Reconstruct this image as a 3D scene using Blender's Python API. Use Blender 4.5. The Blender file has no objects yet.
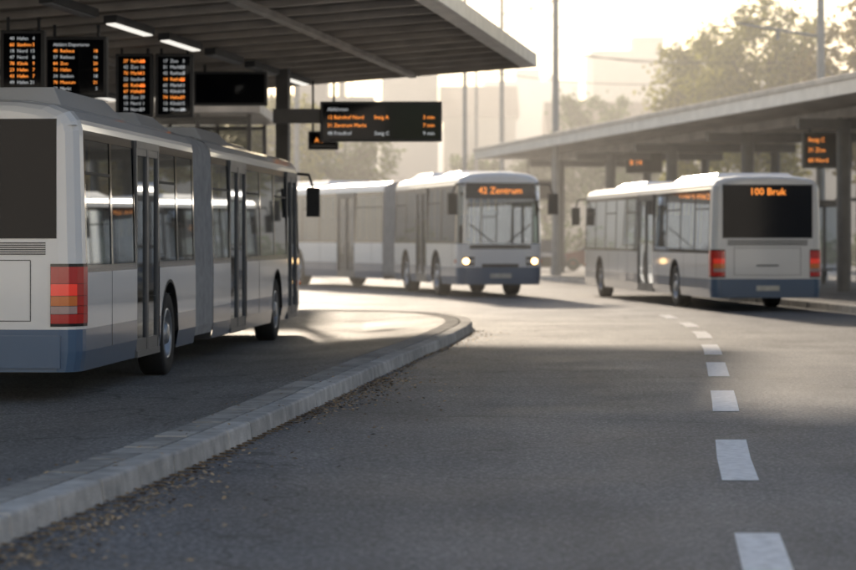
import bpy, math, random
from mathutils import Vector, Matrix
random.seed(7)
R=math.radians
scene=bpy.context.scene
COL=scene.collection

# ------------------------------------------------------------ materials
def mat(name,col,rough=0.6,metal=0.0,nscale=None,namt=0.15,bump=0.0,bscale=60,coat=0.0,emit=None,estr=0.0,spec=0.5,island=0.0):
    m=bpy.data.materials.new(name); m.use_nodes=True
    nt=m.node_tree; b=nt.nodes["Principled BSDF"]
    b.inputs["Base Color"].default_value=(*col,1); b.inputs["Roughness"].default_value=rough
    b.inputs["Metallic"].default_value=metal
    b.inputs["Specular IOR Level"].default_value=spec
    if coat: 
        b.inputs["Coat Weight"].default_value=coat; b.inputs["Coat Roughness"].default_value=0.08
    if emit:
        b.inputs["Emission Color"].default_value=(*emit,1); b.inputs["Emission Strength"].default_value=estr
    tc=nt.nodes.new("ShaderNodeTexCoord")
    last=None
    if nscale:
        n=nt.nodes.new("ShaderNodeTexNoise"); n.inputs["Scale"].default_value=nscale; n.inputs["Detail"].default_value=6
        nt.links.new(tc.outputs["Object"],n.inputs["Vector"])
        mr=nt.nodes.new("ShaderNodeMapRange"); mr.inputs[1].default_value=0.3; mr.inputs[2].default_value=0.7
        mr.inputs[3].default_value=1-namt; mr.inputs[4].default_value=1+namt
        nt.links.new(n.outputs["Fac"],mr.inputs[0])
        mx=nt.nodes.new("ShaderNodeVectorMath"); mx.operation='SCALE'; mx.inputs[0].default_value=col
        nt.links.new(mr.outputs[0],mx.inputs["Scale"]); last=mx.outputs[0]
    if island:
        g=nt.nodes.new("ShaderNodeNewGeometry")
        mr=nt.nodes.new("ShaderNodeMapRange"); mr.inputs[3].default_value=1-island; mr.inputs[4].default_value=1+island
        nt.links.new(g.outputs["Random Per Island"],mr.inputs[0])
        mx=nt.nodes.new("ShaderNodeVectorMath"); mx.operation='SCALE'
        if last: nt.links.new(last,mx.inputs[0])
        else: mx.inputs[0].default_value=col
        nt.links.new(mr.outputs[0],mx.inputs["Scale"]); last=mx.outputs[0]
    if last: nt.links.new(last,b.inputs["Base Color"])
    if bump:
        n=nt.nodes.new("ShaderNodeTexNoise"); n.inputs["Scale"].default_value=bscale; n.inputs["Detail"].default_value=4
        nt.links.new(tc.outputs["Object"],n.inputs["Vector"])
        bp=nt.nodes.new("ShaderNodeBump"); bp.inputs["Strength"].default_value=bump; bp.inputs["Distance"].default_value=0.02
        nt.links.new(n.outputs["Fac"],bp.inputs["Height"]); nt.links.new(bp.outputs[0],b.inputs["Normal"])
    return m

def asphalt(name,col,rough,patch=0.25,spec=.4):
    m=bpy.data.materials.new(name); m.use_nodes=True
    nt=m.node_tree; N=nt.nodes; L=nt.links; b=N["Principled BSDF"]
    tc=N.new("ShaderNodeTexCoord")
    def noise(s,d=5,rough=.6,vec=None):
        n=N.new("ShaderNodeTexNoise"); n.inputs["Scale"].default_value=s; n.inputs["Detail"].default_value=d
        n.inputs["Roughness"].default_value=rough
        L.new(vec or tc.outputs["Object"],n.inputs["Vector"]); return n.outputs["Fac"]
    def mr(o,a,bb,c,d):
        r=N.new("ShaderNodeMapRange"); r.inputs[1].default_value=a; r.inputs[2].default_value=bb
        r.inputs[3].default_value=c; r.inputs[4].default_value=d; L.new(o,r.inputs[0]); return r.outputs[0]
    def mul(a,c):
        r=N.new("ShaderNodeMath"); r.operation='MULTIPLY'; L.new(a,r.inputs[0]); L.new(c,r.inputs[1]); return r.outputs[0]
    mp=N.new("ShaderNodeMapping"); mp.inputs["Scale"].default_value=(1.3,0.12,1); L.new(tc.outputs["Object"],mp.inputs["Vector"])
    big=mr(noise(0.35,6),.3,.7,1-patch,1+patch)
    streak=mr(noise(1.0,5,.6,mp.outputs[0]),.3,.7,.85,1.18)
    fine=mr(noise(22,4,.85),.3,.7,.3,1.8)
    grit=N.new("ShaderNodeTexVoronoi"); grit.inputs["Scale"].default_value=30; L.new(tc.outputs["Object"],grit.inputs["Vector"])
    g2=mr(grit.outputs["Distance"],.0,.5,1.9,.72)
    v=N.new("ShaderNodeTexVoronoi"); v.feature='DISTANCE_TO_EDGE'; v.inputs["Scale"].default_value=0.16
    nw=N.new("ShaderNodeTexNoise"); nw.inputs["Scale"].default_value=1.5; L.new(tc.outputs["Object"],nw.inputs["Vector"])
    ad=N.new("ShaderNodeVectorMath"); ad.operation='MULTIPLY_ADD'; ad.inputs[1].default_value=(1.2,1.2,0)
    L.new(nw.outputs["Color"],ad.inputs[0]); L.new(tc.outputs["Object"],ad.inputs[2]); L.new(ad.outputs[0],v.inputs["Vector"])
    cr=mr(v.outputs["Distance"],0,.005,.5,1.0)
    f=mul(mul(mul(big,streak),mul(fine,g2)),cr)
    sc=N.new("ShaderNodeVectorMath"); sc.operation='SCALE'; sc.inputs[0].default_value=col; L.new(f,sc.inputs["Scale"])
    L.new(sc.outputs[0],b.inputs["Base Color"])
    L.new(mr(noise(0.5,5),.3,.7,rough-.05,rough+.08),b.inputs["Roughness"])
    b.inputs["Specular IOR Level"].default_value=spec
    bp=N.new("ShaderNodeBump"); bp.inputs["Strength"].default_value=.7; bp.inputs["Distance"].default_value=.010
    L.new(fine,bp.inputs["Height"]); L.new(bp.outputs[0],b.inputs["Normal"])
    return m

def glassmat(name,tint,base=0.06):
    m=bpy.data.materials.new(name); m.use_nodes=True
    nt=m.node_tree; N=nt.nodes; L=nt.links; N.clear()
    o=N.new("ShaderNodeOutputMaterial"); t=N.new("ShaderNodeBsdfTransparent"); t.inputs[0].default_value=(*tint,1)
    g=N.new("ShaderNodeBsdfGlossy"); g.inputs["Roughness"].default_value=0.02; g.inputs[0].default_value=(.85,.92,1.0,1)
    fr=N.new("ShaderNodeFresnel"); fr.inputs[0].default_value=1.5
    ad=N.new("ShaderNodeMath"); ad.operation='ADD'; ad.inputs[1].default_value=base; ad.use_clamp=True; L.new(fr.outputs[0],ad.inputs[0])
    mx=N.new("ShaderNodeMixShader"); L.new(ad.outputs[0],mx.inputs[0]); L.new(t.outputs[0],mx.inputs[1]); L.new(g.outputs[0],mx.inputs[2])
    L.new(mx.outputs[0],o.inputs[0]); return m

def paint(name,col,dirt=(.25,.22,.19)):
    m=bpy.data.materials.new(name); m.use_nodes=True
    nt=m.node_tree; N=nt.nodes; L=nt.links; b=N["Principled BSDF"]
    tc=N.new("ShaderNodeTexCoord"); sx=N.new("ShaderNodeSeparateXYZ"); L.new(tc.outputs["Object"],sx.inputs[0])
    r=N.new("ShaderNodeMapRange"); r.inputs[1].default_value=.3; r.inputs[2].default_value=1.3; r.inputs[3].default_value=.25; r.inputs[4].default_value=.02
    L.new(sx.outputs[2],r.inputs[0])
    n=N.new("ShaderNodeTexNoise"); n.inputs["Scale"].default_value=2.2; n.inputs["Detail"].default_value=8; L.new(tc.outputs["Object"],n.inputs["Vector"])
    mu=N.new("ShaderNodeMath"); mu.operation='MULTIPLY'; L.new(r.outputs[0],mu.inputs[0]); L.new(n.outputs[0],mu.inputs[1])
    mx=N.new("ShaderNodeMix"); mx.data_type='RGBA'; mx.inputs[6].default_value=(*col,1); mx.inputs[7].default_value=(*dirt,1)
    L.new(mu.outputs[0],mx.inputs[0]); L.new(mx.outputs[2],b.inputs["Base Color"])
    b.inputs["Roughness"].default_value=.28; b.inputs["Coat Weight"].default_value=.7; b.inputs["Coat Roughness"].default_value=.05
    return m

WHITE=paint("bus_white_paint",(.91,.92,.92)); BLUE=paint("bus_blue_paint",(.07,.14,.25),(.14,.14,.14))
BLACKG=mat("black_gloss",(.012,.012,.014),.08,coat=.3); BLACK=mat("black_rubber",(.02,.02,.02),.6,nscale=8)
REARG=mat("rear_window_glass",(.006,.007,.010),.05,spec=.22)
DARK=mat("dark_metal",(.06,.062,.065),.45,metal=.2,nscale=3); DOOR=mat("door_frame",(.12,.125,.13),.4,nscale=3); GLASS=glassmat("tinted_glass",(.20,.215,.22),.05); WSC=glassmat("windscreen_glass",(.36,.42,.46),.18)
RUB=mat("tyre",(.018,.018,.018),.8,nscale=30); RIM=mat("wheel_rim",(.45,.46,.48),.35,metal=.7,nscale=9)
BEL=mat("bellows_fabric",(.36,.36,.36),.8,nscale=6,namt=.15)
SEAT=mat("seat_fabric",(.05,.08,.15),.9,nscale=12); INT=mat("bus_interior",(.30,.30,.29),.7,nscale=4)
RAIL=mat("handrail",(.7,.5,.08),.4); RED=mat("tail_lamp_red",(.38,.012,.012),.12,coat=.8,emit=(1,.03,.01),estr=.06); REDL=mat("tail_lamp_lit",(.55,.02,.012),.12,coat=.8,emit=(1,.05,.02),estr=.3)
ORL=mat("indicator_orange",(.5,.14,.03),.15,coat=.6,emit=(1,.25,.03),estr=.08); LAMPW=mat("head_lamp",(.9,.85,.7),.1,emit=(1,.60,.24),estr=9)
LED=mat("led_orange",(.9,.3,.05),.5,emit=(1,.30,.05),estr=1.5); LEDW=mat("led_white",(.8,.8,.8),.5,emit=(.9,.95,1),estr=.45)
PLATE=mat("number_plate",(.6,.6,.55),.4,nscale=10); LENS=mat("reverse_lamp",(.5,.35,.33),.15,coat=.6); GREY=mat("grey_trim",(.3,.31,.32),.5,nscale=5)
ASPH=asphalt("asphalt_road",(.180,.184,.194),.585); ASPH2=asphalt("asphalt_pavement",(.21,.21,.21),.62)
CONC=mat("kerb_concrete",(.50,.485,.46),.8,nscale=5,namt=.25,bump=.5,bscale=50,island=.16,spec=.3)
PAINTW=mat("road_paint",(.90,.90,.90),.65,nscale=14,namt=.2,bump=.3,bscale=90,spec=.4)
STEEL=mat("canopy_steel",(.60,.55,.49),.5,metal=.1,nscale=1.5,namt=.2)
DECK=mat("canopy_deck",(.32,.27,.22),.6,nscale=.8,namt=.25,spec=.3); FASC=mat("canopy_fascia",(.88,.85,.80),.35,nscale=2,namt=.1)
COLM=mat("column_paint",(.16,.155,.15),.5,nscale=3); TUBE=mat("light_tube",(.9,.9,.9),.4,emit=(1,.95,.86),estr=1.0)
POLE=mat("galvanised_pole",(.38,.38,.37),.5,metal=.3,nscale=3)

# ------------------------------------------------------------ mesh accumulator
class Acc:
    def __init__(s): s.v=[]; s.f=[]; s.m=[]; s.mats=[]; s.sm=[]
    def mi(s,m):
        if m not in s.mats: s.mats.append(m)
        return s.mats.index(m)
    def face(s,pts,m,smooth=False):
        i=len(s.v); s.v+= [tuple(p) for p in pts]; s.f.append(tuple(range(i,i+len(pts)))); s.m.append(s.mi(m)); s.sm.append(smooth)
    def mesh(s,verts,faces,m,smooth=False):
        i=len(s.v); s.v+=[tuple(p) for p in verts]
        for f in faces: s.f.append(tuple(i+k for k in f)); s.m.append(s.mi(m)); s.sm.append(smooth)
    def box(s,x0,x1,y0,y1,z0,z1,m,M=None):
        vs=[Vector(p) for p in ((x0,y0,z0),(x1,y0,z0),(x1,y1,z0),(x0,y1,z0),(x0,y0,z1),(x1,y0,z1),(x1,y1,z1),(x0,y1,z1))]
        if M: vs=[M@v for v in vs]
        s.mesh(vs,[(0,3,2,1),(4,5,6,7),(0,1,5,4),(1,2,6,5),(2,3,7,6),(3,0,4,7)],m)
    def cyl(s,p0,p1,r0,r1,m,n=10,caps=True,smooth=True):
        p0=Vector(p0);p1=Vector(p1);d=(p1-p0).normalized()
        a=d.orthogonal().normalized(); b=d.cross(a)
        vs=[]
        for p,r in((p0,r0),(p1,r1)):
            for k in range(n):
                t=2*math.pi*k/n; vs.append(p+a*r*math.cos(t)+b*r*math.sin(t))
        fs=[(k,(k+1)%n,n+(k+1)%n,n+k) for k in range(n)]
        s.mesh(vs,fs,m,smooth)
        if caps: s.face(vs[:n][::-1],m); s.face(vs[n:],m)
    def lathe(s,prof,cx,cy,cz,m,n=28,sgn=1):
        vs=[];fs=[]
        for (x,r) in prof:
            for k in range(n):
                t=2*math.pi*k/n; vs.append((cx+sgn*x,cy+r*math.cos(t),cz+r*math.sin(t)))
        for j in range(len(prof)-1):
            for k in range(n):
                fs.append((j*n+k,j*n+(k+1)%n,(j+1)*n+(k+1)%n,(j+1)*n+k))
        s.mesh(vs,fs,m,True)
    def build(s,name,parent=None,ml=None,bevel=0):
        me=bpy.data.meshes.new(name); me.from_pydata(s.v,[],s.f)
        for m in s.mats: me.materials.append(m)
        me.polygons.foreach_set("material_index",s.m); me.polygons.foreach_set("use_smooth",s.sm); me.update()
        o=bpy.data.objects.new(name,me); COL.objects.link(o)
        if parent: o.parent=parent
        if ml: o.matrix_local=ml
        if bevel:
            b=o.modifiers.new("bevel",'BEVEL'); b.width=bevel; b.segments=2; b.limit_method='ANGLE'
        return o
def empty(name,M=None):
    e=bpy.data.objects.new(name,None); COL.objects.link(e)
    if M: e.matrix_world=M
    return e
def text(name,s,size,M,parent,m,align='CENTER',extr=0.002):
    c=bpy.data.curves.new(name,'FONT'); c.body=s; c.size=size; c.align_x=align; c.align_y='CENTER'; c.extrude=extr; c.resolution_u=2
    c.materials.append(m); o=bpy.data.objects.new(name,c); COL.objects.link(o); o.parent=parent; o.matrix_local=M; return o

# ------------------------------------------------------------ bus
ZB=.72; ZW=1.28; ZT=2.70
def profile(W):
    h=W/2
    return [(h-.03,.30),(h,.50),(h,ZB),(h,ZW),(h-.035,ZT),(h-.06,2.80),(h-.13,2.89),(h-.30,2.96),(h-.6,3.0),(0,3.02)]
def section(root,ml,L,W,doors,wheels,front,rear,dests=None):
    h=W/2; P=profile(W)
    A=Acc(); G=Acc(); T=Acc(); I=Acc(); Wh=Acc()
    y0=.28 if rear else 0; y1=L-.28 if front else L
    def x_at(z):
        for (a,b) in zip(P,P[1:]):
            if a[1]<=z<=b[1]: return a[0]+(b[0]-a[0])*(z-a[1])/(b[1]-a[1])
        return h
    for s in(1,-1):
        for a,b in zip(P[4:],P[5:]):
            q=[(s*a[0],y0,a[1]),(s*a[0],y1,a[1]),(s*b[0],y1,b[1]),(s*b[0],y0,b[1])]
            A.face(q if s>0 else q[::-1],WHITE,True)
        A.face([(s*(h-.05),y0,ZT-.06),(s*(h-.05),y1,ZT-.06),(s*(h-.05),y1,ZT+.1),(s*(h-.05),y0,ZT+.1)],WHITE)
        cuts=[(d[0],d[1],'d') for d in doors]+[(w-.6,w+.6,'w') for w in wheels]
        cuts.sort(); y=y0; spans=[]
        for c in cuts:
            if c[0]>y: spans.append((y,c[0],'s'))
            spans.append(c); y=c[1]
        if y<y1: spans.append((y,y1,'s'))
        for a,b,k in spans:
            if k=='s':
                for p,q,m in((P[0],P[1],BLUE),(P[1],P[2],BLUE),(P[2],P[3],WHITE)):
                    A.face([(s*p[0],a,p[1]),(s*p[0],b,p[1]),(s*q[0],b,q[1]),(s*q[0],a,q[1])],m)
                yy=a+1.35
                while yy<b-.3:
                    T.box(s*h-.002,s*h+.003,yy,yy+.012,.5,ZW,DARK); yy+=1.35
            elif k=='w':
                c=(a+b)/2; r=.6; n=16
                def zl(y): return .5+math.sqrt(max(0,r*r-(y-c)**2))
                for i in range(n):
                    ya=a+(b-a)*i/n; yb=a+(b-a)*(i+1)/n; za,zb=zl(ya),zl(yb)
                    if min(za,zb)<ZB: A.face([(s*h,ya,min(za,ZB)),(s*h,yb,min(zb,ZB)),(s*h,yb,ZB),(s*h,ya,ZB)],BLUE)
                    A.face([(s*h,ya,max(za,ZB)),(s*h,yb,max(zb,ZB)),(s*h,yb,ZW),(s*h,ya,ZW)],WHITE)
                    T.face([(s*(h+.006),ya,za),(s*(h+.006),yb,zb),(s*(h+.006),yb,zb+.035),(s*(h+.006),ya,za+.035)],BLACK)
                    T.face([(s*(h+.006),ya,za),(s*(h+.006),yb,zb),(s*(h-.35),yb,zb),(s*(h-.35),ya,za)],BLACK)
                T.face([(s*(h-.36),a-.1,.3),(s*(h-.36),b+.1,.3),(s*(h-.36),b+.1,1.2),(s*(h-.36),a-.1,1.2)],BLACK)
        wy=y0+.02; wins=[]
        for d in sorted(doors):
            if d[0]-wy>.25: wins.append((wy,d[0]))
            wy=d[1]
        if y1-wy>.2: wins.append((wy,y1-.02))
        for a,b in wins:
            n=max(1,round((b-a)/1.55)); 
            G.face([(s*(h-.012),a,ZW),(s*(h-.012),b,ZW),(s*(h-.046),b,ZT),(s*(h-.046),a,ZT)],GLASS)
            for i in range(n+1):
                y=a+(b-a)*i/n; w=.05 if 0<i<n else .04
                y=min(max(y,a+w),b-w)
                T.face([(s*(h-.004),y-w,ZW),(s*(h-.004),y+w,ZW),(s*(h-.038),y+w,ZT),(s*(h-.038),y-w,ZT)],BLACKG)
            for (za,zb) in((ZW,ZW+.07),(ZT-.09,ZT)):
                T.face([(s*(x_at(za)-.003),a,za),(s*(x_at(za)-.003),b,za),(s*(x_at(zb)-.003),b,zb),(s*(x_at(zb)-.003),a,zb)],BLACKG)
            for i in range(n):
                if i%2==0 and (b-a)/n>1:
                    ya=a+(b-a)*i/n+.06; yb=a+(b-a)*(i+1)/n-.06
                    T.box(s*(h-.04)-.01,s*(h-.04)+.014,ya,yb,2.26,2.29,BLACK)
        for d in doors:
            a,b=d[0],d[1]; m=(a+b)/2
            for (p,q) in((a,a+.07),(b-.07,b),(m-.06,m-.008),(m+.008,m+.06)):
                T.box(min(s*(h-.06),s*(h-.01)),max(s*(h-.06),s*(h-.01)),p,q,.36,ZT-.08,DOOR)
            T.box(min(s*(h-.08),s*(h-.006)),max(s*(h-.08),s*(h-.006)),a,b,ZT-.08,ZT+.0,DOOR)
            T.box(min(s*(h-.08),s*(h+.004)),max(s*(h-.08),s*(h+.004)),a,b,.30,.37,DOOR)
            for (p,q) in((a+.07,m-.06),(m+.06,b-.07)):
                T.box(min(s*(h-.055),s*(h-.015)),max(s*(h-.055),s*(h-.015)),p,q,.37,.5,DOOR)
                T.box(min(s*(h-.055),s*(h-.015)),max(s*(h-.055),s*(h-.015)),p,q,ZT-.16,ZT-.08,DOOR)
                G.face([(s*(h-.035),p,.5),(s*(h-.035),q,.5),(s*(h-.035),q,ZT-.16),(s*(h-.035),p,ZT-.16)],GLASS)
                T.cyl((s*(h-.06),p+.06,.9),(s*(h-.06),p+.06,1.9),.014,.014,RAIL,6)
    rings=[(.28,0),(.17,.015),(.08,.06),(.02,.13),(0,.22)]
    def ringpt(p,ins): 
        x,z=p; return (x*(h-ins)/h, z-ins*.55*max(0,(z-2.2)/.8))
    for end,on in((0,rear),(1,front)):
        if not on:
            ye=L-.02 if end else .02
            ring=[(x*.985,ye,z-.02) for x,z in P]+[(-x*.985,ye,z-.02) for x,z in P[::-1][1:]]
            T.face(ring,DARK)
            continue
        for s in(1,-1):
            for (d0,i0),(d1,i1) in zip(rings,rings[1:]):
                for k,(a,b) in enumerate(zip(P,P[1:])):
                    m=BLUE if k<2 else WHITE
                    ya=(L-d0) if end else d0; yb=(L-d1) if end else d1
                    a0=ringpt(a,i0);a1=ringpt(a,i1);b0=ringpt(b,i0);b1=ringpt(b,i1)
                    if end and k==3: m=WSC if d1<.1 else BLACKG
                    (G if m is WSC else A).face([(s*a0[0],ya,a0[1]),(s*a1[0],yb,a1[1]),(s*b1[0],yb,b1[1]),(s*b0[0],ya,b0[1])],m,True)
        ye=L if end else 0
        for k,(a,b) in enumerate(zip(P,P[1:])):
            a1=ringpt(a,.22); b1=ringpt(b,.22); m=BLUE if k<2 else WHITE
            if end and k==3: m=WSC
            (G if m is WSC else A).face([(-a1[0],ye,a1[1]),(a1[0],ye,a1[1]),(b1[0],ye,b1[1]),(-b1[0],ye,b1[1])],m,False)
    I.box(-h+.37,h-.37,.1,L-.1,.32,.95,BLACK); 
    I.face([(-h+.03,.05,.96),(h-.03,.05,.96),(h-.03,L-.05,.96),(-h+.03,L-.05,.96)],INT)
    I.face([(-h+.06,.05,2.74),(h-.06,.05,2.74),(h-.06,L-.05,2.74),(-h+.06,L-.05,2.74)],INT)
    y=.9
    while y<L-1.6:
        for s in(1,-1):
            if any(d[0]-.5<y<d[1]+.1 for d in doors): continue
            x0,x1=sorted((s*.28,s*(h-.1)))
            I.box(x0,x1,y,y+.42,1.32,1.42,SEAT); I.box(x0,x1,y-.07,y,1.36,2.0,SEAT); I.box((x0+x1)/2-.03,(x0+x1)/2+.03,y+.1,y+.2,.96,1.32,DARK)
        I.cyl((.3,y,.96),(.3,y,2.74),.017,.017,RAIL,6); I.cyl((-.3,y+.4,.96),(-.3,y+.4,2.74),.017,.017,RAIL,6)
        y+=.85
    for w in wheels:
        for s in(1,-1):
            cx=s*(h-.02)
            Wh.lathe([(-.30,.30),(-.30,.46),(-.27,.49),(-.03,.49),(0,.465),(-.005,.33),(-.015,.30)],cx,w,.49,RUB,32,s)
            Wh.lathe([(-.015,.30),(0,.285),(-.02,.27),(-.10,.24),(-.12,.15),(-.03,.13),(0,.11),(.01,.06),(.01,0.001)],cx,w,.49,RIM,28,s)
            for k in range(10):
                t=2*math.pi*k/10; Wh.cyl((cx-s*.11,w+.19*math.cos(t),.49+.19*math.sin(t)),(cx-s*.08,w+.19*math.cos(t),.49+.19*math.sin(t)),.014,.014,DARK,6)
    if rear:
        T.box(-h+.24,h-.24,-.014,.02,1.62,2.80,REARG)
        T.box(-h+.20,h-.20,-.035,.02,.34,.66,BLUE); T.box(-.26,.26,-.045,-.036,.46,.57,PLATE)
        for k in range(6): T.box(-h+.35,h-.35,-.010,.01,1.46+k*.022,1.471+k*.022,DARK)
        T.box(-h+.5,h-.5,-.006,.01,.80,.808,DARK); T.box(-h+.5,h-.5,-.006,.01,1.40,1.408,DARK)
        T.box(-.25,.25,-.012,.01,1.0,1.03,DARK)
        for s in(1,-1):
            T.box(s*(h-.5)-.004,s*(h-.5)+.004,-.006,.01,.80,1.40,DARK)
            out=[(.30,.006),(.17,-.009),(.08,-.054),(.02,-.124),(-.01,-.22),(-.012,-.30)]
            for za,zb,m in((.78,.87,RED),(.875,.95,LENS),(.955,1.05,ORL),(1.055,1.17,REDL),(1.175,1.34,RED)):
                for j,((d0,i0),(d1,i1)) in enumerate(zip(out[:-1],out[1:])):
                    mm=m
                    if m is not RED and j<2: mm=RED
                    T.face([(s*(h+i0+.006),d0-.006,za),(s*(h+i1+.006),d1-.010,za),(s*(h+i1+.006),d1-.010,zb),(s*(h+i0+.006),d0-.006,zb)],mm,True)
            for (d0,i0),(d1,i1) in zip(out[:-1],out[1:]):
                T.face([(s*(h+i0+.002),d0-.002,.75),(s*(h+i1+.002),d1-.005,.75),(s*(h+i1+.002),d1-.005,1.37),(s*(h+i0+.002),d0-.002,1.37)],BLACKG)
        if dests: text("destination_text",dests,.22,Matrix.Translation((0,-.02,2.64))@Matrix.Rotation(R(90),4,'X'),root,LED)
    if front:
        T.box(-h+.2,h-.2,L-.03,L+.012,2.36,2.74,BLACKG)
        T.box(-h+.06,h-.06,L-.75,L-.12,.96,1.27,BLACK)
        T.box(-h+.20,h-.20,L-.02,L+.04,.33,.66,BLUE); T.box(-.26,.26,L+.041,L+.05,.46,.57,PLATE)
        T.box(-h+.3,h-.3,L-.01,L+.008,1.16,1.26,BLACKG)
        T.box(-.45,.45,L-.01,L+.01,.72,.80,DARK)
        for s in(1,-1):
            T.box(min(s*(h-.42),s*(h-.14)),max(s*(h-.42),s*(h-.14)),L-.08,L+.006,.76,.97,BLACKG)
            T.cyl((s*(h-.21),L-.05,.865),(s*(h-.21),L+.02,.865),.075,.075,LAMPW,14)
            T.cyl((s*(h-.36),L-.05,.865),(s*(h-.36),L+.016,.865),.05,.05,RIM,14)
            T.cyl((s*(h-.05),L-.3,.86),(s*(h-.02),L-.2,.86),.05,.05,ORL,10)
            T.cyl((s*(h-.18),L-.05,2.72),(s*(h+.10),L+.30,2.70),.025,.025,BLACK,8)
            T.cyl((s*(h+.10),L+.30,2.70),(s*(h+.18),L+.28,2.46),.022,.022,BLACK,8)
            T.box(s*(h+.18)-.11,s*(h+.18)+.11,L+.2,L+.33,1.98,2.48,BLACK)
            T.cyl((s*.15,L+.02,1.29),(s*.75,L+.03,1.75),.012,.012,BLACK,6)
        I.box(-h+.1,0,L-1.7,L-1.65,.96,2.1,DARK)
        if dests and not rear: text("destination_text",dests,.22,Matrix.Translation((0,L+.018,2.55))@Matrix.Rotation(R(180),4,'Z')@Matrix.Rotation(R(90),4,'X'),root,LED)
    A.build("body",root,ml); G.build("windows",root,ml); T.build("trim",root,ml); I.build("interior",root,ml); Wh.build("wheels",root,ml)

def roofunit(root,y0,y1,w,hh,ml=None,z=2.96):
    A=Acc(); a=.35
    b=[(-w,y0,z),(w,y0,z),(w,y1,z),(-w,y1,z)]; t=[(-w+.15,y0+a,z+hh),(w-.15,y0+a,z+hh),(w-.15,y1-a,z+hh),(-w+.15,y1-a,z+hh)]
    A.mesh(b+t,[(4,5,6,7),(0,1,5,4),(1,2,6,5),(2,3,7,6),(3,0,4,7)],WHITE)
    n=int((y1-y0-1)/.25)
    for k in range(n):
        yy=y0+.5+k*.25
        if k%3: A.box(-w+.3,w-.3,yy,yy+.1,z+hh-.005,z+hh+.012,GREY)
    A.build("roof_unit",root,ml,bevel=.04)

def bellows(root,W,pts,ml=None):
    A=Acc(); P=profile(W); ring=[(x,z) for x,z in P]+[(-x,z) for x,z in P[::-1][1:]]
    rows=[]
    for i,M in enumerate(pts):
        ins=.005 if i%2==0 else .07
        rows.append([M@Vector((x*(1-ins/(W/2)),0,z-(ins if z>2 else 0)+(.08 if z<.4 else 0))) for x,z in ring])
    n=len(ring)
    for a,b in zip(rows,rows[1:]):
        for k in range(n-1): A.face([a[k],a[k+1],b[k+1],b[k]],BEL)
    A.build("bellows",root,ml)

def frame(x,y,ang,s=1.0,z=.005): return Matrix.Translation((x,y,z))@Matrix.Rotation(ang,4,'Z')@Matrix.Scale(s,4)

# left articulated bus
W=2.5; ang=-math.atan(.0676)
d=Vector((math.sin(-ang),math.cos(ang),0)); rt=Vector((d.y,-d.x,0))
o=Vector((-3.42,25.4,0))-rt*(W/2)
root=empty("articulated_bus",frame(o.x,o.y,ang,1.0,.016))
section(root,None,7.2,W,[(3.1,4.55)],[5.25],False,True)
section(root,Matrix.Translation((0,8.7,0)),9.9,W,[(1.6,3.2),(8.05,9.35)],[6.7],True,False)
bellows(root,W,[Matrix.Translation((0,7.2+1.5*i/20,0)) for i in range(21)])
roofunit(root,.5,3.9,.95,.20); roofunit(root,5.0,7.0,.95,.16); roofunit(root,9.6,12.4,.95,.18); roofunit(root,14,16,.8,.12)

# right bus
W=2.5; sl=.111; ang=math.atan(sl); d=Vector((-math.sin(ang),math.cos(ang),0)); rt=Vector((d.y,-d.x,0))
o=Vector((6.25,56.8,0))+rt*(W/2)
root=empty("city_bus",frame(o.x,o.y,ang,1.0))
section(root,None,16.6,W,[(6.6,8.6)],[4.0,14.0],True,True,dests="100 Bruk")
roofunit(root,1.0,5.5,.95,.13); roofunit(root,9.5,13.5,.9,.12)

# centre articulated bus (towards camera)
W=2.1; s=1.14; sl=math.atan(.2)
d=Vector((math.sin(sl),-math.cos(sl),0)); rt=Vector((d.y,-d.x,0))
fl=Vector((.80,70.2,0)); Lf=8.2
fc=fl-rt*(W*s/2); o=fc-d*(Lf*s)
root=empty("articulated_bus",frame(o.x,o.y,math.pi+sl,s))
section(root,None,Lf,W,[(3.0,4.4)],[1.6,5.6],True,False,dests="42 Zentrum")
J=Matrix.Translation((0,-.7,0))@Matrix.Rotation(R(11),4,'Z')@Matrix.Translation((0,-.7,0))
L2=10.0
section(root,J@Matrix.Translation((0,-L2,0)),L2,W,[(6.4,7.8)],[3.0],False,True)
fr=[]
for i in range(17):
    t=i/16; fr.append(Matrix.Identity(4).lerp(J,t))
bellows(root,W,fr)
roofunit(root,1.0,3.6,.8,.14); roofunit(root,5,7,.8,.10); roofunit(root,1.5,5,.8,.14,J@Matrix.Translation((0,-L2,0)))

# ------------------------------------------------------------ ground, road, kerb
GR=mat("ground_soil",(.14,.13,.10),.95,nscale=.2,namt=.3,spec=.1)
A=Acc(); A.face([(-3000,-300,0),(3000,-300,0),(3000,3500,0),(-3000,3500,0)],GR); A.build("ground")
A=Acc(); A.face([(-70,-40,.005),(70,-40,.005),(70,150,.005),(-70,150,.005)],ASPH); A.build("road")
ctrl=[(-3.6,-4),(-3.1,4),(-2.62,9.5),(-2.27,13.69),(-2.0,15.9),(-1.51,20),(-.98,25.8),(-.353,32.5),(.175,37.7),(.62,42.8),(.80,46.2),(.62,49.2),(-.1,51.6),(-1.6,52.8),(-4,53.3),(-8,53.5)]
def cat(P,n=40):
    out=[]
    P=[Vector(p) for p in P]; P=[2*P[0]-P[1]]+P+[2*P[-1]-P[-2]]
    for i in range(1,len(P)-2):
        for k in range(n):
            t=k/n; a,b,c,e=P[i-1:i+3]
            out.append(.5*((2*b)+(c-a)*t+(2*a-5*b+4*c-e)*t*t+(3*b-a-3*c+e)*t**3))
    out.append(P[-2]); return out
path=cat(ctrl)
def resample(path,step):
    out=[path[0]]; acc=0
    for a,b in zip(path,path[1:]):
        seg=(b-a).length
        while acc+seg>=step:
            a=a+(b-a)*((step-acc)/seg); out.append(a.copy()); seg=(b-a).length; acc=0
        acc+=seg
    return out
pts=resample(path,.25)
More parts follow.
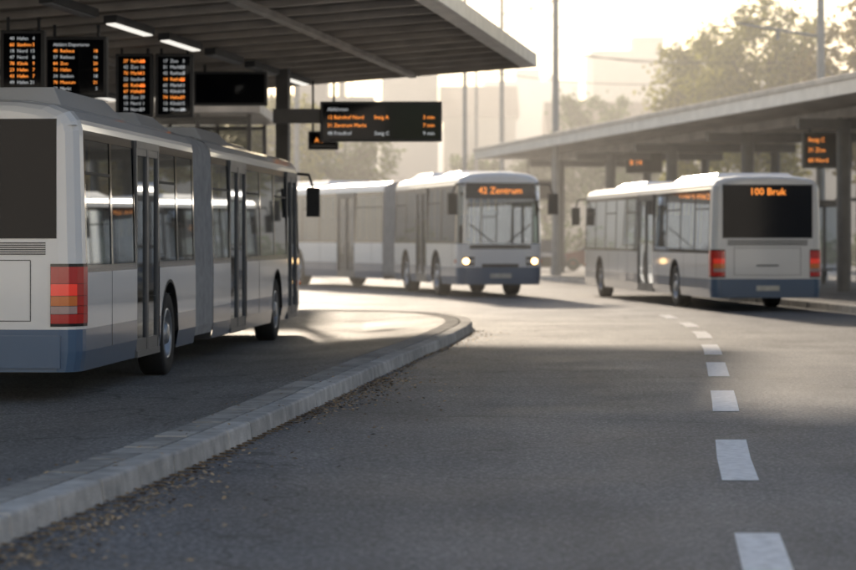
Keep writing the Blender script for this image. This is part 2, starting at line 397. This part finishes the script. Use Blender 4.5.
def nrm(i):
    a=pts[max(0,i-1)]; b=pts[min(len(pts)-1,i+1)]; t=(b-a).normalized(); return Vector((-t.y,t.x))
def stones(name,off0,off1,z1,z0,per,gap,matl,bev,batter=0):
    A=Acc()
    for k in range(0,len(pts)-per,per):
        loops=[]
        jz=random.uniform(-.004,.004); jo=random.uniform(-.006,.006)
        for j in range(per+1):
            i=k+j; p=pts[i].copy(); t=(pts[min(i+1,len(pts)-1)]-pts[max(i-1,0)]).normalized()
            if j==0: p+=t*gap
            if j==per: p-=t*gap
            n=nrm(i); a=p+n*(off0+jo); a2=p+n*(off0+jo+batter); b=p+n*off1
            loops.append([(a.x,a.y,z0),(a2.x,a2.y,z1+jz),(b.x,b.y,z1+jz),(b.x,b.y,z0)])
        vs=[v for l in loops for v in l]; fs=[]
        for j in range(per):
            for q in range(4): fs.append((j*4+q,j*4+(q+1)%4,(j+1)*4+(q+1)%4,(j+1)*4+q))
        fs.append((3,2,1,0)); m=per*4; fs.append((m,m+1,m+2,m+3))
        A.mesh(vs,fs,matl)
    return A.build(name,None,None,bevel=bev)
stones("kerb",0,.22,.155,-.02,4,.012,CONC,.02,.02)
PAV=mat("paving_setts",(.38,.365,.34),.85,nscale=6,namt=.25,bump=.5,bscale=60,island=.2,spec=.3)
stones("paving_edge",.245,.50,.148,-.02,2,.010,PAV,.008)
A=Acc(); rows=[]
for i,p in enumerate(pts):
    n=nrm(i); a=p+n*.49; b=p+n*2.1
    if p.y>44: b=Vector((p.x*.3-1.4,min(b.y,49.5))); 
    rows.append([(a.x,a.y,.143),((a.x*.5+b.x*.5),(a.y+b.y)/2,.085),(b.x,b.y,.016),(-30,min(b.y,50),.014)])
for r0,r1 in zip(rows,rows[1:]):
    for q in range(3): A.face([r0[q],r1[q],r1[q+1],r0[q+1]],ASPH2)
A.build("pavement")
A=Acc()
dash=[(11.0,14.3,1.67),(17.4,20.9,2.27),(24.3,27.6,2.98),(30.4,33.8,3.6),(36.0,39.4,4.15),(41.8,44.9,4.62),(47,49.6,4.9),(52,54.2,4.95),(4.5,7.8,.95)]
cen=sorted([((a+b)/2,x) for a,b,x in dash])
def xl(y):
    for (a,xa),(b,xb) in zip(cen,cen[1:]):
        if a<=y<=b: return xa+(xb-xa)*(y-a)/(b-a)
    return cen[0][1]+(y-cen[0][0])*.11 if y<cen[0][0] else cen[-1][1]
for a,b,x in dash:
    n=6
    for i in range(n):
        ya=a+(b-a)*i/n; yb=a+(b-a)*(i+1)/n
        A.face([(xl(ya)-.125,ya,.0095),(xl(ya)+.125,ya,.0095),(xl(yb)+.125,yb,.0095),(xl(yb)-.125,yb,.0095)],PAINTW)
A.build("road_markings")
LF=mat("dry_leaf",(.42,.31,.19),.9,island=.6,spec=.1)
A=Acc()
for _ in range(10000):
    i=int(50+(len(pts)-110)*random.random()**1.3); p=pts[i]
    if p.y>30 and random.random()<.75: continue
    n=nrm(i); dd=-abs(random.gauss(0,.13))*(1+.8*math.sin(i*.11))-.01
    if random.random()<.08: dd=random.uniform(-1.2,.6)
    c=p+n*dd; z=.012 if dd<0 else .162
    c+=Vector((random.uniform(-.1,.1),random.uniform(-.1,.1))) if dd<-.15 else Vector((0,0))
    sz=random.uniform(.006,.026); t=random.random()*6.28; u=Vector((math.cos(t),math.sin(t),random.uniform(-.4,.4)))*sz; w=Vector((-math.sin(t),math.cos(t),random.uniform(-.4,.4)))*sz*.6
    C=Vector((c.x,c.y,z+sz*.4)); A.face([C-u,C+w,C+u*1.1,C-w],LF)
A.build("fallen_leaves")
A=Acc(); kp=[(9.9,38),(9.55,50),(9.2,57),(7.4,73),(5.5,90),(3.9,104),(3.6,108),(3.9,111),(5,113),(30,113),(40,38)]
A.face([(x,y,.16) for x,y in kp],ASPH2)
pts=resample(cat([Vector(k) for k in kp[:9]],20),.25)[::-1]
A.build("platform")
stones("kerb",-.22,.0,.17,-.02,4,.010,CONC,.015)

# ------------------------------------------------------------ left canopy
ang=-math.atan(.14)
def cz(x): return 5.3+.07*x
root=empty("bus_station_canopy",Matrix.Translation((2.27,55.7,0))@Matrix.Rotation(ang,4,'Z'))
Lc=38; Wc=15
A=Acc()
A.mesh([(-Wc,-Lc,cz(-Wc)+.2),(0,-Lc,cz(0)+.2),(0,0,cz(0)+.2),(-Wc,0,cz(-Wc)+.2),(-Wc,-Lc,cz(-Wc)+.26),(0,-Lc,cz(0)+.26),(0,0,cz(0)+.26),(-Wc,0,cz(-Wc)+.26)],[(0,3,2,1),(4,5,6,7),(0,1,5,4),(1,2,6,5),(2,3,7,6),(3,0,4,7)],DECK)
A.build("roof_deck",root)
A=Acc()
Sh=Matrix(((1,0,0,0),(0,1,0,0),(.07,0,1,0),(0,0,0,1)))
y=-1.2
while y>-Lc:
    A.box(-Wc+.05,-.26,y-.07,y+.07,5.3+.08,5.3+.195,STEEL,Sh); y-=1.5
for x in(-2.6,-6.8,-11): A.box(x-.07,x+.07,-Lc+.1,-.1,5.3-.02,5.3+.075,STEEL,Sh)
A.build("purlins",root)
A=Acc()
A.box(.0,.07,-Lc,.07,5.3+.02,5.3+.30,FASC,Sh); A.box(-Wc,0,.002,.07,5.3+.02,5.3+.28,STEEL,Sh)
A.box(-.25,-.002,-Lc,0,5.3+.02,5.3+.05,FASC,Sh)
A.build("fascia",root,bevel=.01)
A=Acc()
for x in(-4.7,-8.9):
    y=-1.5
    while y>-Lc+3:
        A.box(x-.1,x+.1,y-2.4,y,5.3-.08,5.3+.035,DARK,Sh); A.box(x-.07,x+.07,y-2.35,y-.05,5.3-.10,5.3-.082,TUBE if int(-y)%2 else GREY,Sh); y-=3.4
A.build("light_fittings",root)
A=Acc()
Ri=root.matrix_world.inverted()
for X,Y in((-2.95,52.5),(-7.4,52.5),(-7.6,41.5),(-7.9,30.5),(-8.2,20)):
    c=Ri@Vector((X,Y,0)); zt=cz(c.x)
    A.box(c.x-.13,c.x+.13,c.y-.13,c.y+.13,0,zt+.15,COLM); A.box(c.x-.22,c.x+.22,c.y-.22,c.y+.22,0,.04,COLM)
A.build("columns",root,bevel=.01)

def board(name,x0,x1,y,z0,z1,lines,size,hang=None,rot=0):
    cx=(x0+x1)/2; w=(x1-x0)/2
    r=empty(name,Matrix.Translation((cx,y,0))@Matrix.Rotation(rot,4,'Z'))
    A=Acc(); A.box(-w,w,-.0,.22,z0,z1,DARK); 
    A.build("housing",r,bevel=.015)
    A=Acc(); A.box(-w+.05,w-.05,-.008,-.001,z0+.05,z1-.05,REARG)
    if hang:
        for s in(-1,1): A.cyl((s*w*.7,.11,z1),(s*w*.7,.11,hang),.025,.025,DARK,8)
    A.build("screen",r)
    n=len(lines); hh=(z1-z0-.16)
    for i,(a,b,m) in enumerate(lines):
        z=z1-.08-hh*(i+.5)/n
        Mx=lambda x: Matrix.Translation((x,-.012,z))@Matrix.Rotation(R(90),4,'X')
        if a: text("line",a,size,Mx(-w+.14),r,m,'LEFT',.001)
        if b: text("time",b,size,Mx(w-.14),r,m,'RIGHT',.001)
    return r
O,Wt=LED,LEDW
rb=board("departure_board",-2.09,.27,50,3.5,4.28,[("Abfahrten",None,Wt),("12 Bahnhof Nord       Steig A","3 min",O),("31 Zentrum Markt","7 min",O),("48 Friedhof                Steig C","9 min",Wt)],.10)
A=Acc(); A.box(-2.1,-1.18,.05,.17,3.86,4.14,COLM); A.build("bracket",rb,bevel=.01)
def rows_(n,seed):
    rr=random.Random(seed); nm=["Nord","Zoo","Zentrum","Messe","Hafen","Klinik","Museum","Stadion","Allee","Rathaus","Markt"]
    return [("%d  %s"%(rr.randint(10,90),rr.choice(nm)),str(rr.randint(1,29)),rr.choice([O,Wt,Wt])) for _ in range(n)]
board("departure_board",-5.45,-4.80,45,3.74,4.85,rows_(9,1),.08,4.95)
board("departure_board",-4.76,-4.10,45,3.74,4.85,rows_(9,2),.08,4.95)
board("departure_board",-5.95,-4.98,40,3.82,4.76,[("Abfahrt Departures","",Wt)]+rows_(7,3),.07,4.95)
board("departure_board",-6.3,-5.65,38,3.8,4.7,rows_(8,4),.07,4.9)
board("departure_board",-4.55,-3.12,50,4.2,4.86,[("","",Wt)],.1,5.0)
board("platform_sign",-2.6,-1.95,56,3.55,3.95,[("A 3","",O)],.14,5.05)

# ------------------------------------------------------------ right canopy
sl=math.atan(.1526)
root=empty("platform_canopy",Matrix.Translation((10.2,61.3,0))@Matrix.Rotation(sl,4,'Z'))
A=Acc(); ya,yb=-22,53.5; T=8.5; zt=5.5
def rz(x): return zt+.03*x
A.mesh([(0,ya,rz(0)),(T,ya,rz(T)),(T,yb,rz(T)),(0,yb,rz(0)),(0,ya,rz(0)-.1),(T,ya,rz(T)-.1),(T,yb,rz(T)-.1),(0,yb,rz(0)-.1)],[(0,1,2,3),(4,7,6,5),(0,4,5,1),(1,5,6,2),(2,6,7,3),(3,7,4,0)],DECK)
A.build("roof_deck",root)
A=Acc(); A.box(-.10,-.002,ya,yb,zt-.42,zt+.03,FASC); A.box(-.16,-.102,ya,yb,zt-.08,zt+.06,STEEL); A.box(0,T,yb+.002,yb+.08,zt-.4,zt+.05,FASC); A.build("fascia",root,bevel=.01)
A=Acc(); y=ya+.5
while y<yb: 
    A.box(.01,T,y-.07,y+.07,zt-.34,zt-.11,STEEL); y+=1.6
A.box(2.4,2.7,ya,yb,zt-.62,zt-.345,STEEL); A.box(6.4,6.7,ya,yb,zt-.62,zt-.345,STEEL)
A.build("beams",root)
A=Acc()
for Y in(51.5,61,70,79.5,89,98.5,108):
    yl=(Y-61.3)/math.cos(sl)
    A.cyl((2.5,yl,.15),(2.5,yl,zt-.6),.20,.20,COLM,14); A.cyl((6.5,yl+1,.15),(6.5,yl+1,zt-.6),.17,.17,COLM,14)
    A.box(1.2,6.9,yl-.12,yl+.12,zt-.9,zt-.63,COLM)
A.build("columns",root)
board("departure_board",10.9,12.35,75,3.65,4.7,[("Steig C","",O),("31 Zoo","4",O),("60 Nord","8",O)],.17,5.0,rot=sl*.5)
board("departure_board",7.6,9.0,99,4.1,4.9,[("B 14","",O)],.26,5.0)
board("departure_board",3.9,5.3,106,3.2,4.0,[("A 12","",O)],.26,4.9)

SG=glassmat("shelter_glass",(.75,.78,.78),.06)
for (X,Y) in((14.0,74),(12.6,84),(11.2,94)):
    r=empty("bus_shelter",frame(X,Y,sl)); A=Acc()
    for yy in(-3,-1,1,3): A.box(-.04,.04,yy-.04,yy+.04,.16,2.6,DARK)
    A.box(-.05,.05,-3.04,3.04,2.6,2.7,DARK); A.box(-1.4,.1,-3.2,3.2,2.71,2.8,DARK)
    A.box(-.55,-.15,-2.4,2.4,.58,.64,GREY)
    for yy in(-2,0,2): A.box(-.4,-.3,yy-.04,yy+.04,.16,.58,DARK)
    A.build("frame",r); A=Acc(); A.face([(0,-3,.4),(0,3,.4),(0,3,2.6),(0,-3,2.6)],SG); A.build("glazing",r)

# ------------------------------------------------------------ buildings
BG=mat("building_glass",(.05,.06,.07),.2,nscale=.5); TILE=mat("roof_tile",(.2,.1,.07),.8,nscale=2)
def building(name,x0,x1,y,dep,h,wall,fl=3.1,bay=3.0,roof='flat',rot=0):
    r=empty(name,frame((x0+x1)/2,y,rot)); w=(x1-x0)/2
    A=Acc(); A.box(-w+.25,w-.25,.25,dep-.25,0,h-.1,BG); A.build("windows",r)
    A=Acc(); nf=max(1,int(h/fl)); nb=max(2,int(2*w/bay)); nd=max(2,int(dep/bay))
    for i in range(nf+1):
        z=i*h/nf; a=max(0,z-.55); b=min(h,z+.75) if i<nf else h+.5
        A.box(-w,w,0,dep,a,b,wall)
    bw=2*w/nb
    for i in range(nb+1):
        x=-w+i*bw; xa=max(-w+.01,x-.55); xb=min(w-.01,x+.55); A.box(xa,xb,.03,dep-.03,.01,h-.01,wall)
    for i in range(nd+1):
        yy=i*dep/nd; A.box(-w+.03,w-.03,max(.02,yy-.55),min(dep-.02,yy+.55),.01,h-.02,wall)
    A.build("walls",r)
    A=Acc()
    if roof=='flat':
        A.box(-w*.3,w*.2,dep*.3,dep*.7,h+.5,h+2.6,wall); A.box(w*.4,w*.5,dep*.3,dep*.5,h+.5,h+1.8,wall)
        A.cyl((w*.6,dep*.5,h),(w*.6,dep*.5,h+4),.06,.04,POLE,6)
    else:
        A.mesh([(-w-.4,-.4,h+.5),(w+.4,-.4,h+.5),(w+.4,dep+.4,h+.5),(-w-.4,dep+.4,h+.5),(-w-.4,dep/2,h+4),(w+.4,dep/2,h+4)],[(0,1,5,4),(2,3,4,5),(1,2,5),(3,0,4)],TILE)
    A.build("roof",r)
W1=mat("plaster_cream",(.50,.44,.36),.85,nscale=.3); W2=mat("concrete_facade",(.38,.36,.34),.85,nscale=.3); W3=mat("bounce_wall_pale",(.78,.79,.80),.85,nscale=.3,namt=.06)
building("bounce_block",21,37,330,14,25,W1); building("bounce_block",38,50,320,14,20,W2)
building("office_tower",-4.5,1.0,250,14,18,W2); building("bounce_block",1.6,9,265,12,13.5,W1,roof='g')
building("office_building",-13,-4,190,12,11.5,W2); building("bounce_block",9,24,410,14,26,W2)
building("bounce_block",-34,-15,175,12,13,W1,roof='g'); building("office_building",26,48,220,14,13,W2); building("bounce_block",52,80,240,14,17,W1)
building("bounce_block",11,20,230,12,10,W1,roof='g'); building("bounce_block",-60,-38,200,14,15,W2)
building("bounce_block",-48,-2,-36,14,19,W3,bay=4.2); building("bounce_block",2,46,-38,14,17,W3,bay=4.2); building("bounce_block",34,48,0,50,17,W3,bay=4.2)  # unseen blocks behind and right of camera, added to bounce sunlight onto buses
# glazed waiting hall
HW=mat("hall_frame",(.12,.115,.11),.5,nscale=2); HG=glassmat("hall_glass",(.42,.43,.42),.08)
r=empty("waiting_hall",frame(-9.8,62,0)); A=Acc()
A.box(-7.2,5.8,-.6,6.2,4.61,4.85,STEEL)
for i in range(11):
    for yy in(0,5.8): A.box(-6.95+i*1.24,-6.85+i*1.24,yy,yy+.1,.0,4.6,HW)
for yy in(0,5.8):
    for z in(.15,2.4,3.5,4.5): A.box(-6.95,5.53,yy+.01,yy+.09,z-.05,z+.05,HW)
A.box(-5.5,-2.5,2,4,0,2.6,HW); A.box(.5,2.8,2.5,3.6,0,2.2,HW); A.box(3.4,5.2,3,3.1,.5,2.3,W2)
A.build("frame",r)
A=Acc()
for yy in(.05,5.85): A.face([(-6.9,yy,.1),(5.5,yy,.1),(5.5,yy,4.5),(-6.9,yy,4.5)],HG)
A.build("glazing",r)
# added slab on piers, out of view, casting shade on the near road
r=empty("added_shade_slab",frame(0,0,0)); A=Acc()
A.box(-26,30,40,53.5,8.7,9.3,W2)
for y in(40,53.3): A.box(-26,30,y,y+.2,9.3,10.5,STEEL)
for x in(-24,28):
    for y in(42,51): A.box(x-.5,x+.5,y-.5,y+.5,0,8.7,W2)
for x in range(-25,30,6): A.box(x-.2,x+.2,40.3,53.2,8.3,8.7,W2)
A.build("deck",r)

import mathutils.noise as mn
A=Acc(); HB=mat("hill_woods",(.08,.09,.05),.95,nscale=.05,namt=.35,spec=.1); nx,ny=70,14
vs=[]
for j in range(ny):
    for i in range(nx):
        x=-500+i*1100/(nx-1); y=440+j*35; e=math.sin(min(1,j/9)*math.pi/2)
        hgt=e*(22+.035*max(-100,x)+9*math.sin(x/130+1)+6*mn.noise(Vector((x/30,y/40,0)))+3*mn.noise(Vector((x/9,y/9,1))))
        vs.append((x,y,max(hgt,-1) if j else -1))
A.mesh(vs,[(j*nx+i,j*nx+i+1,(j+1)*nx+i+1,(j+1)*nx+i) for j in range(ny-1) for i in range(nx-1)],HB,True); A.build("hill")

# ------------------------------------------------------------ trees
BARK=mat("bark",(.12,.09,.07),.9,nscale=6)
def leafm(name,c):
    m=bpy.data.materials.new(name); m.use_nodes=True; nt=m.node_tree; N=nt.nodes; L=nt.links; N.clear()
    o=N.new("ShaderNodeOutputMaterial"); g=N.new("ShaderNodeNewGeometry"); mr=N.new("ShaderNodeMapRange"); mr.inputs[3].default_value=.5; mr.inputs[4].default_value=1.5
    L.new(g.outputs["Random Per Island"],mr.inputs[0]); sc=N.new("ShaderNodeVectorMath"); sc.operation='SCALE'; sc.inputs[0].default_value=c; L.new(mr.outputs[0],sc.inputs["Scale"])
    d_=N.new("ShaderNodeBsdfDiffuse"); t=N.new("ShaderNodeBsdfTranslucent"); L.new(sc.outputs[0],d_.inputs[0]); L.new(sc.outputs[0],t.inputs[0])
    mx=N.new("ShaderNodeMixShader"); mx.inputs[0].default_value=.5; L.new(d_.outputs[0],mx.inputs[1]); L.new(t.outputs[0],mx.inputs[2]); L.new(mx.outputs[0],o.inputs[0]); return m
LM=[leafm("foliage_autumn",(.32,.30,.05)),leafm("foliage_green",(.12,.17,.04)),leafm("foliage_rust",(.28,.20,.04))]
def tree(name,x,y,H,Rr,lm,ncl=80,nl=75,ls=.17,base=.28):
    r=empty(name,frame(x,y,random.random()*6,1)); A=Acc(); tips=[]
    A.cyl((0,0,0),(.1,.05,H*.35),.035*H*.55,.025*H*.5,BARK,9,False); A.cyl((.1,.05,H*.35),(0,.1,H*.8),.025*H*.5,.006*H,BARK,8,False)
    for k in range(11):
        t=random.uniform(base,.75); a=k*2.4+random.random(); l=Rr*random.uniform(.55,.95)*(1-.35*(t-base))
        p0=Vector((.08,.06,H*t)); p1=p0+Vector((math.cos(a)*l*.6,math.sin(a)*l*.6,H*.10)); p2=p1+Vector((math.cos(a+.3)*l*.4,math.sin(a+.3)*l*.4,H*.09))
        A.cyl(p0,p1,.011*H,.006*H,BARK,6,False); A.cyl(p1,p2,.006*H,.002*H,BARK,5,False); tips+=[p1,p2]
    A.build("trunk",r)
    A=Acc()
    for k in range(ncl):
        if k<len(tips): c=tips[k]+Vector((0,0,.2))
        else:
            while True:
                u=Vector((random.uniform(-1,1),random.uniform(-1,1),random.uniform(-1,1)))
                if .3<u.length<1: break
            zc=H*(base+1)/2; hz=H*(1-base)/2*1.0
            c=Vector((u.x*Rr,u.y*Rr,zc+u.z*hz)); 
        cr=random.uniform(.35,.8)*Rr/3.2
        for q in range(nl):
            v=Vector((random.gauss(0,1),random.gauss(0,1),random.gauss(0,.8)))*cr*.6; p=c+v
            a=Vector((random.gauss(0,1),random.gauss(0,1),random.gauss(0,1))).normalized(); b=a.orthogonal().normalized(); s_=random.uniform(.6,1.3)*ls
            A.face([p-a*s_,p+b*s_*.6,p+a*s_,p-b*s_*.6],lm)
    A.build("crown",r)
tree("autumn_tree",17.2,130,13.6,4.0,LM[0],150); tree("autumn_tree",14.8,138,12.0,3.0,LM[0],100)
tree("autumn_tree",20.8,122,12.6,3.4,LM[2],100); tree("deciduous_tree",11,172,11.5,2.8,LM[1],60); tree("deciduous_tree",14,185,11,3,LM[1],60)
tree("deciduous_tree",-4.6,140,8.5,3,LM[1],60); tree("deciduous_tree",-8,135,9,3.2,LM[0],60); tree("deciduous_tree",7.5,165,7.5,2.4,LM[1],60); tree("deciduous_tree",25,140,12,3.6,LM[0],60)
tree("deciduous_tree",3.0,160,6.5,2.2,LM[1],50)
A=Acc()
for k in range(9000):
    x=random.uniform(-40,40); y=148+random.gauss(0,.7); z=abs(random.gauss(1.0,.6))*(1+.3*math.sin(x))
    p=Vector((x,y,z)); a=Vector((random.gauss(0,1),random.gauss(0,1),random.gauss(0,1))).normalized(); b=a.orthogonal()
    A.face([p-a*.18,p+b*.12,p+a*.18,p-b*.12],LM[1])
A.build("hedge")

def pole(name,x,y,h,r,arm=0):
    e=empty(name,Matrix.Translation((x,y,0))); A=Acc(); A.cyl((0,0,0),(0,0,h),r,r*.7,POLE,12); A.cyl((0,0,0),(0,0,.5),r*1.5,r*1.4,POLE,12)
    if arm:
        A.cyl((0,0,h*.72),(arm,0,h*.76),.05,.035,POLE,8); A.cyl((0,0,h*.9),(arm*.9,0,h*.77),.015,.015,POLE,6)
        A.cyl((arm*.5,0,h*.74-.35),(arm*.5,0,h*.74),.06,.06,GREY,8)
    A.build("shaft",e)
pole("catenary_mast",4.95,100,16,.15,-3); pole("catenary_mast",3.75,131,18,.14,3); pole("catenary_mast",1.6,112,16,.11); pole("catenary_mast",13.7,90,12,.17,-3); pole("catenary_mast",-6,118,15,.14,3)
pole("catenary_mast",2.9,155,14,.11); pole("catenary_mast",20.5,150,14,.13,-3)
A=Acc()
def wire(a,b,sag=.4,r=.02):
    a=Vector(a);b=Vector(b);pr=a
    for k in range(1,13):
        t=k/12; p=a.lerp(b,t)-Vector((0,0,sag*4*t*(1-t))); A.cyl(pr,p,r,r,BLACK,5,False); pr=p
wire((4.95,100,9.8),(13.7,90,9.6)); wire((1.6,112,10.6),(4.95,100,10.3)); wire((-6,118,10),(1.6,112,10.2)); wire((4.95,100,11),(3.75,131,12.5)); wire((3.75,131,11.2),(30,125,11),.8)
wire((1.6,112,9.0),(20.5,150,11.4),.8); wire((4.95,100,8.9),(20.5,150,12.4),.6)
A.build("overhead_wires")

def car(x,y,rot,col,lit=False):
    r=empty("parked_car",frame(x,y,rot)); m=mat("car_paint",col,.3,coat=.6,nscale=3,namt=.03); A=Acc(); w=.86
    side=[(-2.0,.35),(-2.05,.75),(-1.95,1.0),(-1.5,1.05),(1.0,.98),(1.95,.8),(2.05,.55),(2.0,.32)]
    for s in(1,-1): A.face([(s*w,a,b) for a,b in side],m)
    for (a,b),(c,d_) in zip(side,side[1:]+side[:1]): A.face([(-w,a,b),(w,a,b),(w,c,d_),(-w,c,d_)],m)
    cab=[(-1.85,1.02),(-1.4,1.48),(.2,1.52),(1.05,.98)]; wi=.70
    for s in(1,-1): A.face([(s*(w-.02),cab[0][0],cab[0][1]),(s*wi,cab[1][0],cab[1][1]),(s*wi,cab[2][0],cab[2][1]),(s*(w-.02),cab[3][0],cab[3][1])],BLACKG)
    A.face([(-w+.02,*cab[0]),(w-.02,*cab[0]),(wi,*cab[1]),(-wi,*cab[1])],BLACKG); A.face([(-wi,*cab[1]),(wi,*cab[1]),(wi,*cab[2]),(-wi,*cab[2])],m); A.face([(-wi,*cab[2]),(wi,*cab[2]),(w-.02,*cab[3]),(-w+.02,*cab[3])],BLACKG)
    for s in(1,-1): 
        A.box(s*.65-.15,s*.65+.15,2.0,2.06,.6,.74,RIM); A.box(s*.68-.12,s*.68+.12,-2.08,-2.02,.72,.92,RED)
    A.box(-.5,.5,2.0,2.07,.38,.55,BLACK)
    A.build("body",r,bevel=.03); A=Acc()
    for yy in(-1.25,1.3):
        for s in(1,-1): A.lathe([(-.2,.2),(-.2,.32),(0,.32),(0,.2),(-.03,.001)],s*.87,yy,.32,RUB,20,s)
    A.build("wheels",r)
car(4.95,114,math.pi+.1,(.03,.032,.04)); car(8.4,126,1.5,(.25,.04,.03)); car(-.6,128,1.4,(.3,.32,.35))

# ------------------------------------------------------------ haze (morning mist, real volume)
A=Acc()
m=bpy.data.materials.new("mist"); m.use_nodes=True; nt=m.node_tree; nt.nodes.clear()
o_=nt.nodes.new("ShaderNodeOutputMaterial"); v=nt.nodes.new("ShaderNodeVolumeScatter"); v.inputs["Color"].default_value=(1,.97,.92,1); v.inputs["Density"].default_value=.0036; v.inputs["Anisotropy"].default_value=.45
nt.links.new(v.outputs[0],o_.inputs["Volume"])
A.box(-400,400,56,900,-.5,26,m); A.build("mist")

# ------------------------------------------------------------ light
az,el=R(-7),R(16.5)
sd=Vector((math.sin(az)*math.cos(el),math.cos(az)*math.cos(el),math.sin(el)))
l=bpy.data.lights.new("sun",'SUN'); l.energy=5; l.angle=R(2.5); l.color=(1,.83,.64)
lo=bpy.data.objects.new("sun",l); COL.objects.link(lo); lo.rotation_euler=sd.to_track_quat('Z','Y').to_euler()
w=bpy.data.worlds.new("World"); scene.world=w; w.use_nodes=True; nt=w.node_tree
sky=nt.nodes.new("ShaderNodeTexSky"); sky.sky_type='NISHITA'; sky.sun_disc=False; sky.sun_elevation=el; sky.sun_rotation=az
sky.dust_density=1.2; sky.air_density=1.0; sky.ozone_density=1
bg=nt.nodes["Background"]; bg.inputs[1].default_value=.15; nt.links.new(sky.outputs[0],bg.inputs[0])
# ------------------------------------------------------------ camera
c=bpy.data.cameras.new("cam"); co=bpy.data.objects.new("camera",c); COL.objects.link(co); scene.camera=co
co.location=(0,0,1.65); co.rotation_euler=(R(90),0,0); c.lens=108.5; c.sensor_width=36; c.shift_y=-48/856; c.clip_end=6000; c.clip_start=.1
c.dof.use_dof=True; c.dof.focus_distance=24; c.dof.aperture_fstop=2.2
scene.view_settings.view_transform='Standard'; scene.view_settings.look='None'; scene.view_settings.exposure=0
